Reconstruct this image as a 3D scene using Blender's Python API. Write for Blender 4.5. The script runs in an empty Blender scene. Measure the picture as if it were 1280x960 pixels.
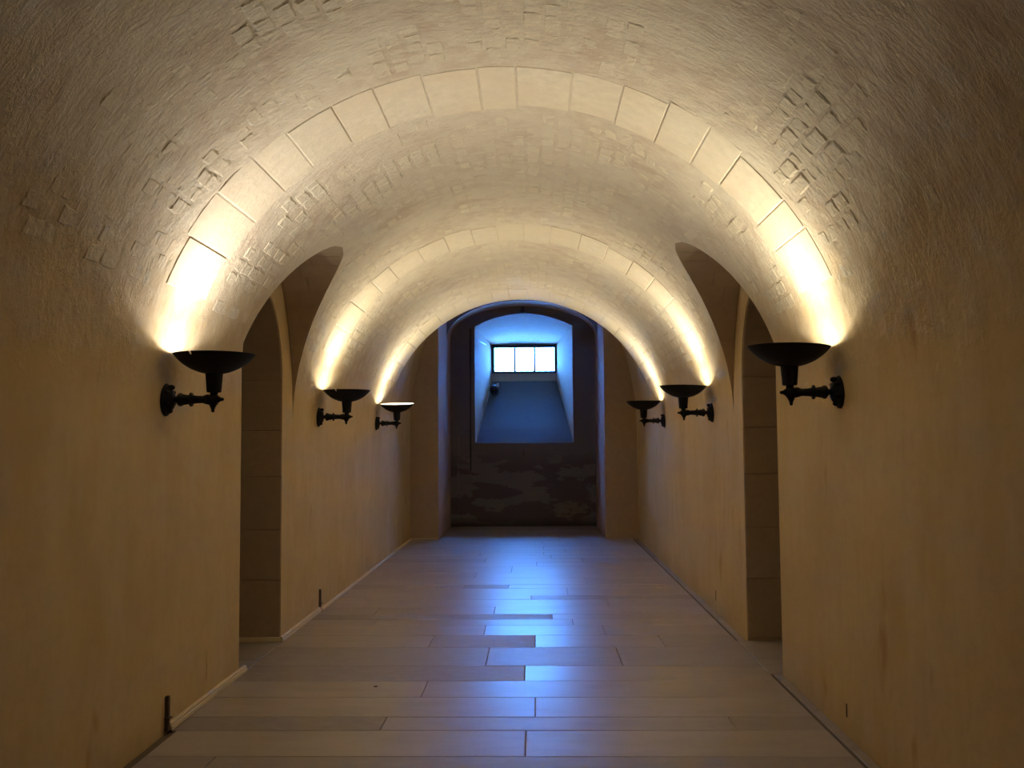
import bpy, bmesh, math, random
from mathutils import Vector, Matrix, noise

random.seed(7)
scene = bpy.context.scene
COL = scene.collection

# ---------------------------------------------------------------- camera
XL, XR = -1.983, 1.617            # inner faces of the side walls
CX, HW = (XL + XR) / 2, (XR - XL) / 2
H_EYE = 1.5304
cam_d = bpy.data.cameras.new('camera')
cam = bpy.data.objects.new('camera', cam_d)
COL.objects.link(cam)
right = Vector((0.99969, 0.023865, -0.007117))
up = Vector((0.008557, -0.0608, 0.998113))
fwd = Vector((-0.023387, 0.997865, 0.060986))
cam.matrix_world = Matrix((
    (right.x, up.x, -fwd.x, 0.0),
    (right.y, up.y, -fwd.y, 0.0),
    (right.z, up.z, -fwd.z, H_EYE),
    (0, 0, 0, 1)))
cam_d.sensor_width = 36.0
cam_d.lens = 36.0 * 1187.18 / 1280.0
cam_d.clip_start = 0.05
scene.camera = cam

# ---------------------------------------------------------------- daylight sky
SKY_STRENGTH = 130.0
world = bpy.data.worlds.new('sky')
scene.world = world
world.use_nodes = True
bg = world.node_tree.nodes['Background']
bg.inputs['Color'].default_value = (0.07, 0.30, 0.97, 1)
bg.inputs['Strength'].default_value = SKY_STRENGTH

# ---------------------------------------------------------------- exposure
vs = scene.view_settings
vs.view_transform = 'Standard'
vs.look = 'None'
vs.gamma = 1.0
vs.use_curve_mapping = False
vs.exposure = 0.0
scene.cycles.max_bounces = 12
scene.cycles.diffuse_bounces = 7
scene.cycles.glossy_bounces = 4
scene.cycles.caustics_reflective = False
scene.cycles.caustics_refractive = False
scene.cycles.use_denoising = True

LAMP_POWER = 71.0
LAMP_COLOR = (1.0, 0.91, 0.69)
LAMP_COOL = (1.0, 0.93, 0.84)

# ---------------------------------------------------------------- helpers
def linear(r, g, b):
    f = lambda c: (c / 255 / 12.92) if c / 255 <= 0.04045 else ((c / 255 + 0.055) / 1.055) ** 2.4
    return (f(r), f(g), f(b), 1)


def mesh_obj(name, verts, faces, mat=None, parent=None, smooth=False, mats=None, fmat=None):
    me = bpy.data.meshes.new(name)
    me.from_pydata([tuple(v) for v in verts], [], faces)
    me.update()
    o = bpy.data.objects.new(name, me)
    COL.objects.link(o)
    if mats:
        for m in mats:
            me.materials.append(m)
        if fmat:
            me.polygons.foreach_set('material_index', fmat)
    elif mat:
        me.materials.append(mat)
    if smooth:
        me.polygons.foreach_set('use_smooth', [True] * len(me.polygons))
    if parent:
        o.parent = parent
    return o


def bm_obj(name, bm, mat=None, parent=None, smooth=False):
    me = bpy.data.meshes.new(name)
    bmesh.ops.recalc_face_normals(bm, faces=bm.faces)
    bm.to_mesh(me)
    bm.free()
    o = bpy.data.objects.new(name, me)
    COL.objects.link(o)
    if mat:
        me.materials.append(mat)
    if smooth:
        me.polygons.foreach_set('use_smooth', [True] * len(me.polygons))
    if parent:
        o.parent = parent
    return o


def structure(o):
    o['kind'] = 'structure'
    return o


def tag(o, label, cat, group=None):
    o['label'] = label
    o['category'] = cat
    if group:
        o['group'] = group
    return o


def empty(name, loc):
    o = bpy.data.objects.new(name, None)
    o.empty_display_size = 0.1
    o.location = loc
    COL.objects.link(o)
    return o


def add_box(bm, lo, hi, bevel=0.0):
    vs_ = [bm.verts.new((x, y, z)) for x in (lo[0], hi[0]) for y in (lo[1], hi[1]) for z in (lo[2], hi[2])]
    fs = []
    for idx in ((0, 1, 3, 2), (4, 6, 7, 5), (0, 4, 5, 1), (2, 3, 7, 6), (0, 2, 6, 4), (1, 5, 7, 3)):
        fs.append(bm.faces.new([vs_[i] for i in idx]))
    bmesh.ops.recalc_face_normals(bm, faces=fs)
    if bevel:
        bmesh.ops.bevel(bm, geom=list({e for f in fs for e in f.edges}), offset=bevel, segments=1, affect='EDGES')


def add_lathe(bm, prof, n=32, mtx=Matrix()):
    """prof: (radius, height) along local z."""
    rings = []
    for r, z in prof:
        if r < 1e-6:
            rings.append([bm.verts.new(mtx @ Vector((0, 0, z)))])
        else:
            rings.append([bm.verts.new(mtx @ Vector((r * math.cos(2 * math.pi * k / n), r * math.sin(2 * math.pi * k / n), z))) for k in range(n)])
    for a, b in zip(rings, rings[1:]):
        for k in range(n):
            k2 = (k + 1) % n
            if len(a) == 1 and len(b) == 1:
                continue
            if len(a) == 1:
                bm.faces.new((a[0], b[k], b[k2]))
            elif len(b) == 1:
                bm.faces.new((a[k], b[0], a[k2]))
            else:
                bm.faces.new((a[k], b[k], b[k2], a[k2]))


def add_tube(bm, pts, r, n=8):
    pts = [Vector(p) for p in pts]
    rings = []
    for i, p in enumerate(pts):
        d = (pts[min(i + 1, len(pts) - 1)] - pts[max(i - 1, 0)]).normalized()
        u = d.cross(Vector((0, 0, 1)))
        if u.length < 1e-3:
            u = d.cross(Vector((1, 0, 0)))
        u.normalize()
        w = d.cross(u)
        rings.append([bm.verts.new(p + r * (math.cos(2 * math.pi * k / n) * u + math.sin(2 * math.pi * k / n) * w)) for k in range(n)])
    for a, b in zip(rings, rings[1:]):
        for k in range(n):
            bm.faces.new((a[k], a[(k + 1) % n], b[(k + 1) % n], b[k]))
    bm.faces.new(rings[0])
    bm.faces.new(rings[-1][::-1])


def loft(rows, close=False):
    """rows of equal-length point lists -> verts, quads"""
    n = len(rows[0])
    verts = [p for r in rows for p in r]
    faces = []
    for i in range(len(rows) - 1):
        for j in range(n if close else n - 1):
            j2 = (j + 1) % n
            faces.append((i * n + j, i * n + j2, (i + 1) * n + j2, (i + 1) * n + j))
    return verts, faces


class Parts:
    """collects verts and faces for one mesh"""
    def __init__(self):
        self.v, self.f = [], []

    def add(self, vf):
        k = len(self.v)
        self.v += list(vf[0])
        self.f += [tuple(i + k for i in f) for f in vf[1]]

    def quad(self, *p):
        self.add((p, [tuple(range(len(p)))]))


# ---------------------------------------------------------------- materials
def new_mat(name):
    m = bpy.data.materials.new(name)
    m.use_nodes = True
    nt = m.node_tree
    return m, nt, nt.nodes['Principled BSDF']


def N(nt, kind, **kw):
    n = nt.nodes.new(kind)
    for k, v in kw.items():
        setattr(n, k, v)
    return n


def ramp(nt, src, stops):
    r = N(nt, 'ShaderNodeValToRGB')
    el = r.color_ramp.elements
    while len(el) < len(stops):
        el.new(0.5)
    for e, (p, c) in zip(el, stops):
        e.position = p
        e.color = c if len(c) == 4 else (*c, 1)
    nt.links.new(src, r.inputs[0])
    return r.outputs[0]


def noise_tex(nt, coord, scale, detail=4, rough=0.55, sc=(1, 1, 1), dist=0.0):
    mp = N(nt, 'ShaderNodeMapping')
    mp.inputs['Scale'].default_value = sc
    nt.links.new(coord, mp.inputs[0])
    t = N(nt, 'ShaderNodeTexNoise')
    t.inputs['Scale'].default_value = scale
    t.inputs['Detail'].default_value = detail
    t.inputs['Roughness'].default_value = rough
    t.inputs['Distortion'].default_value = dist
    nt.links.new(mp.outputs[0], t.inputs['Vector'])
    return t.outputs[0]


def mix(nt, fac, a, b, mode='MIX'):
    m = N(nt, 'ShaderNodeMix', data_type='RGBA', blend_type=mode)
    for sock, val in ((m.inputs[0], fac), (m.inputs[6], a), (m.inputs[7], b)):
        if isinstance(val, (int, float)):
            sock.default_value = val
        elif isinstance(val, tuple):
            sock.default_value = val
        else:
            nt.links.new(val, sock)
    return m.outputs[2]


def math_node(nt, op, a, b=0.0, c=0.0, clamp=False):
    m = N(nt, 'ShaderNodeMath', operation=op, use_clamp=clamp)
    for s, v in zip(m.inputs, (a, b, c)):
        if isinstance(v, (int, float)):
            s.default_value = v
        else:
            nt.links.new(v, s)
    return m.outputs[0]


def bump(nt, bsdf, height, strength, dist, normal=None):
    b = N(nt, 'ShaderNodeBump')
    b.inputs['Strength'].default_value = strength
    b.inputs['Distance'].default_value = dist
    nt.links.new(height, b.inputs['Height'])
    if normal:
        nt.links.new(normal, b.inputs['Normal'])
    nt.links.new(b.outputs[0], bsdf.inputs['Normal'])
    return b.outputs[0]




def arc_streaks(nt, pos):
    """bedding streaks that run around the vault: noise stretched along the arc"""
    sep = N(nt, 'ShaderNodeSeparateXYZ')
    nt.links.new(pos, sep.inputs[0])
    ang = math_node(nt, 'ARCTAN2', math_node(nt, 'SUBTRACT', sep.outputs[2], 1.70), math_node(nt, 'SUBTRACT', sep.outputs[0], (XL + XR) / 2))
    cmb = N(nt, 'ShaderNodeCombineXYZ')
    nt.links.new(math_node(nt, 'MULTIPLY', ang, 1.775), cmb.inputs[0])
    nt.links.new(sep.outputs[1], cmb.inputs[1])
    return noise_tex(nt, cmb.outputs[0], 13.0, 6, 0.68, sc=(1.0, 2.2, 1), dist=0.4)


def wall_colour(nt, pos):
    n1 = noise_tex(nt, pos, 1.3, 5, 0.6)
    st = noise_tex(nt, pos, 7.0, 5, 0.6, sc=(1, 1, 0.28))
    st2 = noise_tex(nt, pos, 2.6, 4, 0.6, sc=(1, 1, 0.3))
    n4 = noise_tex(nt, pos, 7.0, 5, 0.6)
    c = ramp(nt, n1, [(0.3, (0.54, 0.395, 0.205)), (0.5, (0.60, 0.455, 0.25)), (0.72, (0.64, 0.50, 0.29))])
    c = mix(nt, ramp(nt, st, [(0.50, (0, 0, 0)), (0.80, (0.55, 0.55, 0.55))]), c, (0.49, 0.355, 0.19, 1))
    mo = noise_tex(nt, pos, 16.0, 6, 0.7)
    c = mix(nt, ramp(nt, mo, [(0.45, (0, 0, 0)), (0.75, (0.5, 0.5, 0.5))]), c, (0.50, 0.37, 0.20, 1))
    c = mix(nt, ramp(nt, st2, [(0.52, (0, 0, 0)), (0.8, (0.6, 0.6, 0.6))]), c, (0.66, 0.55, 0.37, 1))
    # rust stains, few and small
    ru = noise_tex(nt, pos, 3.4, 3, 0.5, sc=(1, 1, 0.45))
    c = mix(nt, ramp(nt, ru, [(0.68, (0, 0, 0)), (0.78, (0.8, 0.8, 0.8))]), c, (0.40, 0.24, 0.11, 1))
    # wall colour darker towards the floor, with an uneven edge
    sep = N(nt, 'ShaderNodeSeparateXYZ')
    nt.links.new(pos, sep.inputs[0])
    ft = math_node(nt, 'MULTIPLY_ADD', math_node(nt, 'ADD', sep.outputs[2], math_node(nt, 'MULTIPLY', n4, 0.35)), -4.0, 1.35, clamp=True)
    return mix(nt, math_node(nt, 'MULTIPLY', ft, 0.45), c, (0.36, 0.27, 0.16, 1))


def mat_vault():
    """limestone rubble under thin plaster; grades into the ochre wall plaster near the spring"""
    m, nt, b = new_mat('vault_plaster')
    geo = N(nt, 'ShaderNodeNewGeometry')
    pos = geo.outputs['Position']
    n1 = noise_tex(nt, pos, 2.2, 5, 0.6)
    n2 = noise_tex(nt, pos, 9.0, 6, 0.65)
    n3 = noise_tex(nt, pos, 60.0, 4, 0.6)
    n4 = noise_tex(nt, pos, 26.0, 6, 0.7, dist=0.6)
    c = ramp(nt, n1, [(0.32, (0.535, 0.42, 0.315)), (0.5, (0.62, 0.53, 0.41)), (0.68, (0.69, 0.62, 0.49))])
    c = mix(nt, ramp(nt, n2, [(0.40, (0, 0, 0)), (0.72, (1, 1, 1))]), c, (0.71, 0.645, 0.51, 1))
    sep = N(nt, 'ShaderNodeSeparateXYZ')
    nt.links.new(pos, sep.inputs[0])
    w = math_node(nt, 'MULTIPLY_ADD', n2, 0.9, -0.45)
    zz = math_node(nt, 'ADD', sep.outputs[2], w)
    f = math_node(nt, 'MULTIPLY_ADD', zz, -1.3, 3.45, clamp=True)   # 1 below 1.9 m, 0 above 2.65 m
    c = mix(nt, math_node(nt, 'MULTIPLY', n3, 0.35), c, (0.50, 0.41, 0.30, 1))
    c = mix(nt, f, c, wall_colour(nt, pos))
    nt.links.new(c, b.inputs['Base Color'])
    b.inputs['Roughness'].default_value = 0.85
    b.inputs['Specular IOR Level'].default_value = 0.2
    hgt = math_node(nt, 'ADD', math_node(nt, 'MULTIPLY', n4, 0.5), math_node(nt, 'MULTIPLY', n3, 0.3))
    hgt = math_node(nt, 'ADD', hgt, math_node(nt, 'MULTIPLY', arc_streaks(nt, pos), 1.5))
    hgt = math_node(nt, 'MULTIPLY', hgt, math_node(nt, 'MULTIPLY_ADD', f, -0.9, 1.0))
    bump(nt, b, hgt, 0.8, 0.014)
    return m


def mat_stone(name, base, var, rough=0.85, bstr=0.4, bscale=30.0, streak=0.0):
    m, nt, b = new_mat(name)
    geo = N(nt, 'ShaderNodeNewGeometry')
    oi = N(nt, 'ShaderNodeObjectInfo')
    rnd = math_node(nt, 'FRACT', math_node(nt, 'ADD', geo.outputs['Random Per Island'], oi.outputs['Random']))
    pos = geo.outputs['Position']
    n1 = noise_tex(nt, pos, 14, 5, 0.65)
    n2 = noise_tex(nt, pos, bscale, 6, 0.7, dist=0.5)
    n3 = noise_tex(nt, pos, 2.0, 4, 0.6)
    c = mix(nt, rnd, tuple(x * (1 - var) for x in base[:3]) + (1,), tuple(min(1, x * (1 + var)) for x in base[:3]) + (1,))
    c = mix(nt, ramp(nt, n1, [(0.35, (0, 0, 0)), (0.75, (1, 1, 1))]), c, tuple(x * 0.86 for x in base[:3]) + (1,))
    c = mix(nt, ramp(nt, n3, [(0.35, (0, 0, 0)), (0.7, (0.5, 0.5, 0.5))]), c, (base[0] * 0.95, base[1] * 0.86, base[2] * 0.78, 1))
    nt.links.new(c, b.inputs['Base Color'])
    b.inputs['Roughness'].default_value = rough
    b.inputs['Specular IOR Level'].default_value = 0.2
    if streak:
        n2 = math_node(nt, 'ADD', n2, math_node(nt, 'MULTIPLY', arc_streaks(nt, pos), streak))
    bump(nt, b, n2, bstr, 0.012)
    return m


def mat_wall():
    m, nt, b = new_mat('ochre_wall_plaster')
    geo = N(nt, 'ShaderNodeNewGeometry')
    pos = geo.outputs['Position']
    n3 = noise_tex(nt, pos, 90.0, 3, 0.6)
    n4 = noise_tex(nt, pos, 7.0, 5, 0.6)
    nt.links.new(wall_colour(nt, pos), b.inputs['Base Color'])
    b.inputs['Roughness'].default_value = 0.8
    b.inputs['Specular IOR Level'].default_value = 0.25
    hgt = math_node(nt, 'ADD', math_node(nt, 'MULTIPLY', n4, 0.6), math_node(nt, 'MULTIPLY', n3, 0.3))
    bump(nt, b, hgt, 0.35, 0.006)
    return m


def mat_far():
    """the stained, flaking wall below the window, darker towards its foot"""
    m, nt, b = new_mat('flaking_far_wall')
    geo = N(nt, 'ShaderNodeNewGeometry')
    pos = geo.outputs['Position']
    n1 = noise_tex(nt, pos, 2.2, 6, 0.6, sc=(0.6, 1, 1.5))
    n2 = noise_tex(nt, pos, 30, 4, 0.6)
    patch = ramp(nt, n1, [(0.47, (0, 0, 0)), (0.50, (1, 1, 1))])
    sep = N(nt, 'ShaderNodeSeparateXYZ')
    nt.links.new(pos, sep.inputs[0])
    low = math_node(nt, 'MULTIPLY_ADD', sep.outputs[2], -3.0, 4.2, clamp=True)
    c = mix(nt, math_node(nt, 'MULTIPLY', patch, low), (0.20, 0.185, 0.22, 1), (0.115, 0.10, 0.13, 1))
    c = mix(nt, math_node(nt, 'MULTIPLY_ADD', sep.outputs[2], -6.0, 1.1, clamp=True), c, (0.05, 0.045, 0.05, 1))  # darkest close to the floor
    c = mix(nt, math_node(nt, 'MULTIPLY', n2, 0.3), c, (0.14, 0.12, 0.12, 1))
    nt.links.new(c, b.inputs['Base Color'])
    b.inputs['Roughness'].default_value = 0.85
    b.inputs['Specular IOR Level'].default_value = 0.2
    bump(nt, b, math_node(nt, 'ADD', patch, n2), 0.3, 0.006)
    return m


def mat_floor():
    """worn stone slabs: custom properties tone and polish on each slab"""
    m, nt, b = new_mat('worn_floor_slab')
    geo = N(nt, 'ShaderNodeNewGeometry')
    pos = geo.outputs['Position']
    at = N(nt, 'ShaderNodeAttribute', attribute_type='OBJECT', attribute_name='tone')
    ap = N(nt, 'ShaderNodeAttribute', attribute_type='OBJECT', attribute_name='polish')
    n1 = noise_tex(nt, pos, 3.0, 6, 0.62, sc=(0.6, 1.6, 1))
    n2 = noise_tex(nt, pos, 40, 5, 0.65)
    n3 = noise_tex(nt, pos, 9, 5, 0.7, sc=(0.7, 1.5, 1), dist=0.5)
    c = mix(nt, at.outputs['Fac'], (0.23, 0.19, 0.16, 1), (0.42, 0.365, 0.325, 1))
    c = mix(nt, ramp(nt, n1, [(0.42, (0, 0, 0)), (0.72, (0.7, 0.7, 0.7))]), c, (0.27, 0.225, 0.185, 1))
    c = mix(nt, math_node(nt, 'MULTIPLY', n2, 0.25), c, (0.30, 0.24, 0.18, 1))
    nt.links.new(c, b.inputs['Base Color'])
    wear = ramp(nt, n3, [(0.45, (0, 0, 0)), (0.7, (1, 1, 1))])
    r0 = math_node(nt, 'MULTIPLY_ADD', ap.outputs['Fac'], -0.38, 0.62)
    wr = math_node(nt, 'MULTIPLY_ADD', ap.outputs['Fac'], 0.26, -0.20)      # dull slabs carry polished patches
    r1 = math_node(nt, 'MULTIPLY_ADD', wear, wr, r0)
    nt.links.new(r1, b.inputs['Roughness'])
    b.inputs['Specular IOR Level'].default_value = 0.75
    hgt = math_node(nt, 'ADD', math_node(nt, 'MULTIPLY', n3, 0.25), math_node(nt, 'MULTIPLY', n2, 0.2))
    bump(nt, b, hgt, 0.14, 0.003)
    return m


def mat_plain(name, col, rough=0.5, metal=0.0, spec=0.5, nscale=40, var=0.25, bstr=0.15):
    m, nt, b = new_mat(name)
    tc = N(nt, 'ShaderNodeTexCoord')
    n = noise_tex(nt, tc.outputs['Object'], nscale, 4, 0.6)
    c = mix(nt, math_node(nt, 'MULTIPLY', n, var), (*col, 1), tuple(x * 0.45 for x in col) + (1,))
    nt.links.new(c, b.inputs['Base Color'])
    b.inputs['Roughness'].default_value = rough
    b.inputs['Metallic'].default_value = metal
    b.inputs['Specular IOR Level'].default_value = spec
    bump(nt, b, n, bstr, 0.002)
    return m


M_VAULT = mat_vault()
M_RUB = mat_stone('rubble_stone', (0.70, 0.63, 0.49), 0.06, bstr=0.8, bscale=24, streak=1.8)
M_BLOCK = mat_stone('ashlar_block', (0.69, 0.615, 0.475), 0.06, bstr=0.4, bscale=22, streak=0.9)
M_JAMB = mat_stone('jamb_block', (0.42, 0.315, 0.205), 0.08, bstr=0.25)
M_PIER = mat_stone('pier_stone', (0.43, 0.315, 0.215), 0.03, bstr=0.25)
M_WALL = mat_wall()
M_FAR = mat_far()
M_NICHE = mat_stone('limewashed_niche', (0.58, 0.40, 0.29), 0.05, bstr=0.6, bscale=12)
M_SILL = mat_stone('sill_stone', (0.14, 0.135, 0.14), 0.06, bstr=0.3, bscale=12)
M_FLOOR = mat_floor()
M_BED = mat_plain('floor_mortar', (0.13, 0.10, 0.07), 0.9, nscale=20)
M_BRONZE = mat_plain('black_bronze', (0.005, 0.005, 0.0065), 0.6, 0.0, 0.2, nscale=60)
M_WHITE = mat_plain('bowl_white_lining', (0.82, 0.80, 0.74), 0.5, var=0.05)
M_TRUNK = mat_plain('cream_trunking', (0.68, 0.56, 0.36), 0.45, var=0.15, nscale=15)
M_CABLE = mat_plain('dark_cable', (0.075, 0.048, 0.028), 0.6)
M_FRAME = mat_plain('window_iron', (0.06, 0.07, 0.09), 0.6)
M_HOUSE = mat_plain('floodlight_casing', (0.03, 0.035, 0.05), 0.45)
M_PALE = mat_plain('pale_plastic', (0.75, 0.75, 0.75), 0.4, var=0.1)


def mat_glass():
    m, nt, b = new_mat('window_glass')
    nt.nodes.remove(b)
    out = nt.nodes['Material Output']
    tr = N(nt, 'ShaderNodeBsdfTransparent')
    gl = N(nt, 'ShaderNodeBsdfGlossy')
    gl.inputs['Roughness'].default_value = 0.03
    fr = N(nt, 'ShaderNodeFresnel')
    fr.inputs['IOR'].default_value = 1.45
    tc = N(nt, 'ShaderNodeTexCoord')
    dirt = noise_tex(nt, tc.outputs['Object'], 8, 4, 0.6)
    c = ramp(nt, dirt, [(0.3, (0.88, 0.90, 0.92)), (0.7, (0.97, 0.98, 1.0))])
    nt.links.new(c, tr.inputs[0])
    mx = N(nt, 'ShaderNodeMixShader')
    nt.links.new(fr.outputs[0], mx.inputs[0])
    nt.links.new(tr.outputs[0], mx.inputs[1])
    nt.links.new(gl.outputs[0], mx.inputs[2])
    nt.links.new(mx.outputs[0], out.inputs[0])
    return m


M_GLASS = mat_glass()


def mat_bulb(name, col, strength):
    m, nt, b = new_mat(name)
    b.inputs['Base Color'].default_value = (0.9, 0.9, 0.85, 1)
    b.inputs['Emission Color'].default_value = (*col, 1)
    b.inputs['Emission Strength'].default_value = strength
    return m


# ---------------------------------------------------------------- geometry of the vault
Z0, RISE = 1.70, 1.75            # spring of the barrel vault and its rise
Y_BACK, Y_END, Y_PIER, Y_FAR = -3.0, 12.75, 15.13, 17.40
LYC, LHW, LRISE = 6.93, 0.82, 1.28      # lunette: centre, half width, rise above Z0
DY0, DY1, DZ, DR = 6.381, 7.424, 2.0, 0.675   # side opening: edges, arch spring, arch rise
WALL_T = 0.8


T_L = math.asin(LRISE / RISE)
ROWS_T = [T_L * i / 44 for i in range(45)] + [T_L + (math.pi / 2 - T_L) * i / 26 for i in range(1, 27)]
ROWS_T = ROWS_T + [math.pi - t for t in ROWS_T[-2::-1]]


def vault_pt(t, y, off=0.0):
    """t: angle from the right spring (0) over the crown to the left spring (pi); off: towards the room"""
    n = Vector((math.cos(t) / HW, 0, math.sin(t) / RISE)).normalized()
    return Vector((CX + HW * math.cos(t), y, Z0 + RISE * math.sin(t))) - n * off


def lunette_w(z):
    """half width of the lunette at height z"""
    k = (z - Z0) / LRISE
    return LHW * math.sqrt(max(0.0, 1 - k * k)) if k > 0 else LHW


def lunette_curve():
    """(y, z) along the lunette, near foot to far foot, on the same heights as the vault's rows"""
    zs = [Z0 + RISE * math.sin(T_L * i / 44) for i in range(45)]
    zs[-1] = Z0 + LRISE
    w = [LHW * math.sqrt(max(0.0, 1 - ((z - Z0) / LRISE) ** 2)) for z in zs]
    w[-1] = 0.0
    return [(LYC - a, z) for a, z in zip(w, zs)] + [(LYC + a, z) for a, z in zip(w[-2::-1], zs[-2::-1])]


def relief(t, y):
    """rough plaster relief of the vault, metres towards the room"""
    p = Vector((y * 6.0, t * 1.775 * 6.0, 0.3))
    a = noise.noise(p * 0.35) * 0.008
    b = noise.fractal(p * 1.6, 0.9, 2.1, 4) * 0.0075
    z = math.sin(t) * RISE
    fade = min(1.0, max(0.0, (z - 0.15) / 0.4))
    if abs(y - LYC) < LHW + 0.6 and z < LRISE + 0.35:
        d = math.hypot((y - LYC) / LHW, z / LRISE)
        fade *= min(1.0, max(0.0, (d - 1.02) / 0.25))
    fade *= min(1.0, max(0.0, (Y_END - y) / 0.15)) * min(1.0, max(0.0, (y - Y_BACK) / 0.3))
    return (a + b) * fade


# bands of large ashlar blocks across the vault, one over each pair of lamps
BANDS = [(4.70, 5.36), (8.27, 8.98), (11.80, 12.72)]
NB = 17
BAND_T0, BAND_T1 = math.radians(21.5), math.radians(158.5)


def in_band(t, y, pad=0.0):
    return BAND_T0 - 0.02 < t < BAND_T1 + 0.02 and any(a - pad < y < b + pad for a, b in BANDS)


def build_vault():
    P = Parts()
    rows_t = ROWS_T
    na, nb = 110, 120
    y_start = 2.6

    def pt(t, y):
        r = relief(t, y)
        if in_band(t, y) and y < Y_END - 0.04:
            r = -0.0025
        return vault_pt(t, y, r)
    A, B = [], []
    for t in rows_t:
        z = Z0 + RISE * math.sin(t)
        w = lunette_w(z) if z < Z0 + LRISE - 1e-6 else 0.0
        e0, e1 = LYC - w, LYC + w
        A.append([pt(t, Y_BACK)] + [pt(t, y_start + (e0 - y_start) * i / na) for i in range(na + 1)])
        B.append([pt(t, e1 + (Y_END - e1) * i / nb) for i in range(nb + 1)])
    P.add(loft(A))
    P.add(loft(B))
    o = mesh_obj('ceiling', P.v, P.f, M_VAULT)
    bm = bmesh.new()
    bm.from_mesh(o.data)
    bmesh.ops.remove_doubles(bm, verts=bm.verts, dist=0.0005)
    bm.to_mesh(o.data)
    bm.free()
    o.data.polygons.foreach_set('use_smooth', [True] * len(o.data.polygons))
    return structure(o)


ceiling = build_vault()


DOOR_N = 84


def door_arch():
    yc, hw = (DY0 + DY1) / 2, (DY1 - DY0) / 2
    return [(yc - hw * math.cos(math.pi * i / DOOR_N), DZ + DR * math.sin(math.pi * i / DOOR_N)) for i in range(DOOR_N + 1)]


def door_curve():
    """outline of the side opening as (y, z), from the near foot over the arch to the far foot"""
    return [(DY0, -0.05), (DY0, 0.7), (DY0, Z0)] + door_arch() + [(DY1, Z0), (DY1, 0.7), (DY1, -0.05)]


def arch_part():
    """door arch above Z0 and the lunette curve, point by point"""
    l = lunette_curve()
    d = [(DY0, Z0)] + door_arch() + [(DY1, Z0)]
    d = d + [d[-1]] * (len(l) - len(d))
    return d, l


def side_wall(name, x, s):
    """s = -1 left, +1 right (direction away from the room)"""
    P = Parts()
    Z_B = Z0
    # flat wall, split in columns so that the wall may carry its plaster
    for y0, y1 in ((Y_BACK, 2.0), (2.0, 4.0), (4.0, LYC - LHW), (LYC - LHW, DY0), (DY1, LYC + LHW), (LYC + LHW, 10.0), (10.0, Y_END), (Y_END, Y_PIER)):
        P.quad((x, y0, -0.05), (x, y1, -0.05), (x, y1, Z_B), (x, y0, Z_B))
    d, l = arch_part()
    P.add(loft([[(x, y, z) for y, z in d], [(x, y, z) for y, z in l]]))
    o = mesh_obj(name, P.v, P.f, M_WALL)
    return structure(o)


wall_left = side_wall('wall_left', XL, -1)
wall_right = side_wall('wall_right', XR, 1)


def lunette(x, s, parent):
    """short cross vault from the barrel to the wall plane"""
    rows = []
    for k in range(5):
        row = []
        for y, z in lunette_curve():
            xv = CX + s * HW * math.cos(math.asin((z - Z0) / RISE))
            row.append((xv + (x - xv) * k / 4, y, z))
        rows.append(row)
    v, f = loft(rows)
    return mesh_obj('lunette', v, f, M_JAMB, ceiling, smooth=True)


def reveal(x, s, parent):
    c = door_curve()
    v, f = loft([[(x + s * d, y, z) for y, z in c] for d in (0, WALL_T * 0.5, WALL_T)])
    o = mesh_obj('door_reveal', v, f, M_JAMB, parent)
    # stones of the far jamb and arch: proud ashlar with recessed joints
    hs = [0.02, 0.47, 0.86, 1.27, 1.63, 2.02]
    for i in range(len(hs) - 1):
        for x0, x1 in (((0.004, 0.36), (0.366, WALL_T)) if i % 2 else ((0.004, 0.52), (0.526, WALL_T))):
            bm = bmesh.new()
            z0, z1 = hs[i] + 0.003, hs[i + 1] - 0.003
            xs = sorted((x + s * x0, x + s * x1))
            add_box(bm, (xs[0], DY1 - 0.006 - random.uniform(0, 0.003), z0), (xs[1], DY1 + 0.02, z1), 0.003)
            bm_obj('stone', bm, M_JAMB, parent)
    yc, hw = (DY0 + DY1) / 2, (DY1 - DY0) / 2
    na = 5
    for i in range(na):                   # voussoirs on the far half of the arch
        a0 = math.radians(2 + 88 * i / na) + 0.006
        a1 = math.radians(2 + 88 * (i + 1) / na) - 0.006
        rows = []
        for k in range(4):
            a = a0 + (a1 - a0) * k / 3
            q = [(x + s * 0.004, 0.0), (x + s * 0.010, 0.006), (x + s * (WALL_T - 0.01), 0.006), (x + s * WALL_T, 0.0)]
            rows.append([(xx, yc + (hw - p) * math.cos(a), DZ + (DR - p) * math.sin(a)) for xx, p in q])
        v, f = loft(rows)
        mesh_obj('stone', v, f, M_JAMB, parent)
    return o


def passage(name, x, s):
    """dim cross passage behind the opening"""
    c = door_curve()
    xa, xb = x + s * WALL_T, x + s * 3.2
    y0, y1, zt = 5.5, 8.4, 3.1
    P = Parts()
    rect = []
    n = len(c)
    yc = (DY0 + DY1) / 2
    for y, z in c:
        if z < 1.9:
            rect.append((y0 if y < yc else y1, z))
        else:
            k = (y - DY0) / (DY1 - DY0)
            rect.append((y0 + (y1 - y0) * k, zt))
    P.add(loft([[(xa, y, z) for y, z in c], [(xa, y, z) for y, z in rect]]))
    P.quad((xb, y0, -0.05), (xb, y1, -0.05), (xb, y1, zt), (xb, y0, zt))
    P.quad((xa, y0, -0.05), (xb, y0, -0.05), (xb, y0, zt), (xa, y0, zt))
    P.quad((xa, y1, -0.05), (xb, y1, -0.05), (xb, y1, zt), (xa, y1, zt))
    P.quad((xa, y0, zt), (xb, y0, zt), (xb, y1, zt), (xa, y1, zt))
    return structure(mesh_obj(name, P.v, P.f, M_JAMB))


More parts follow.
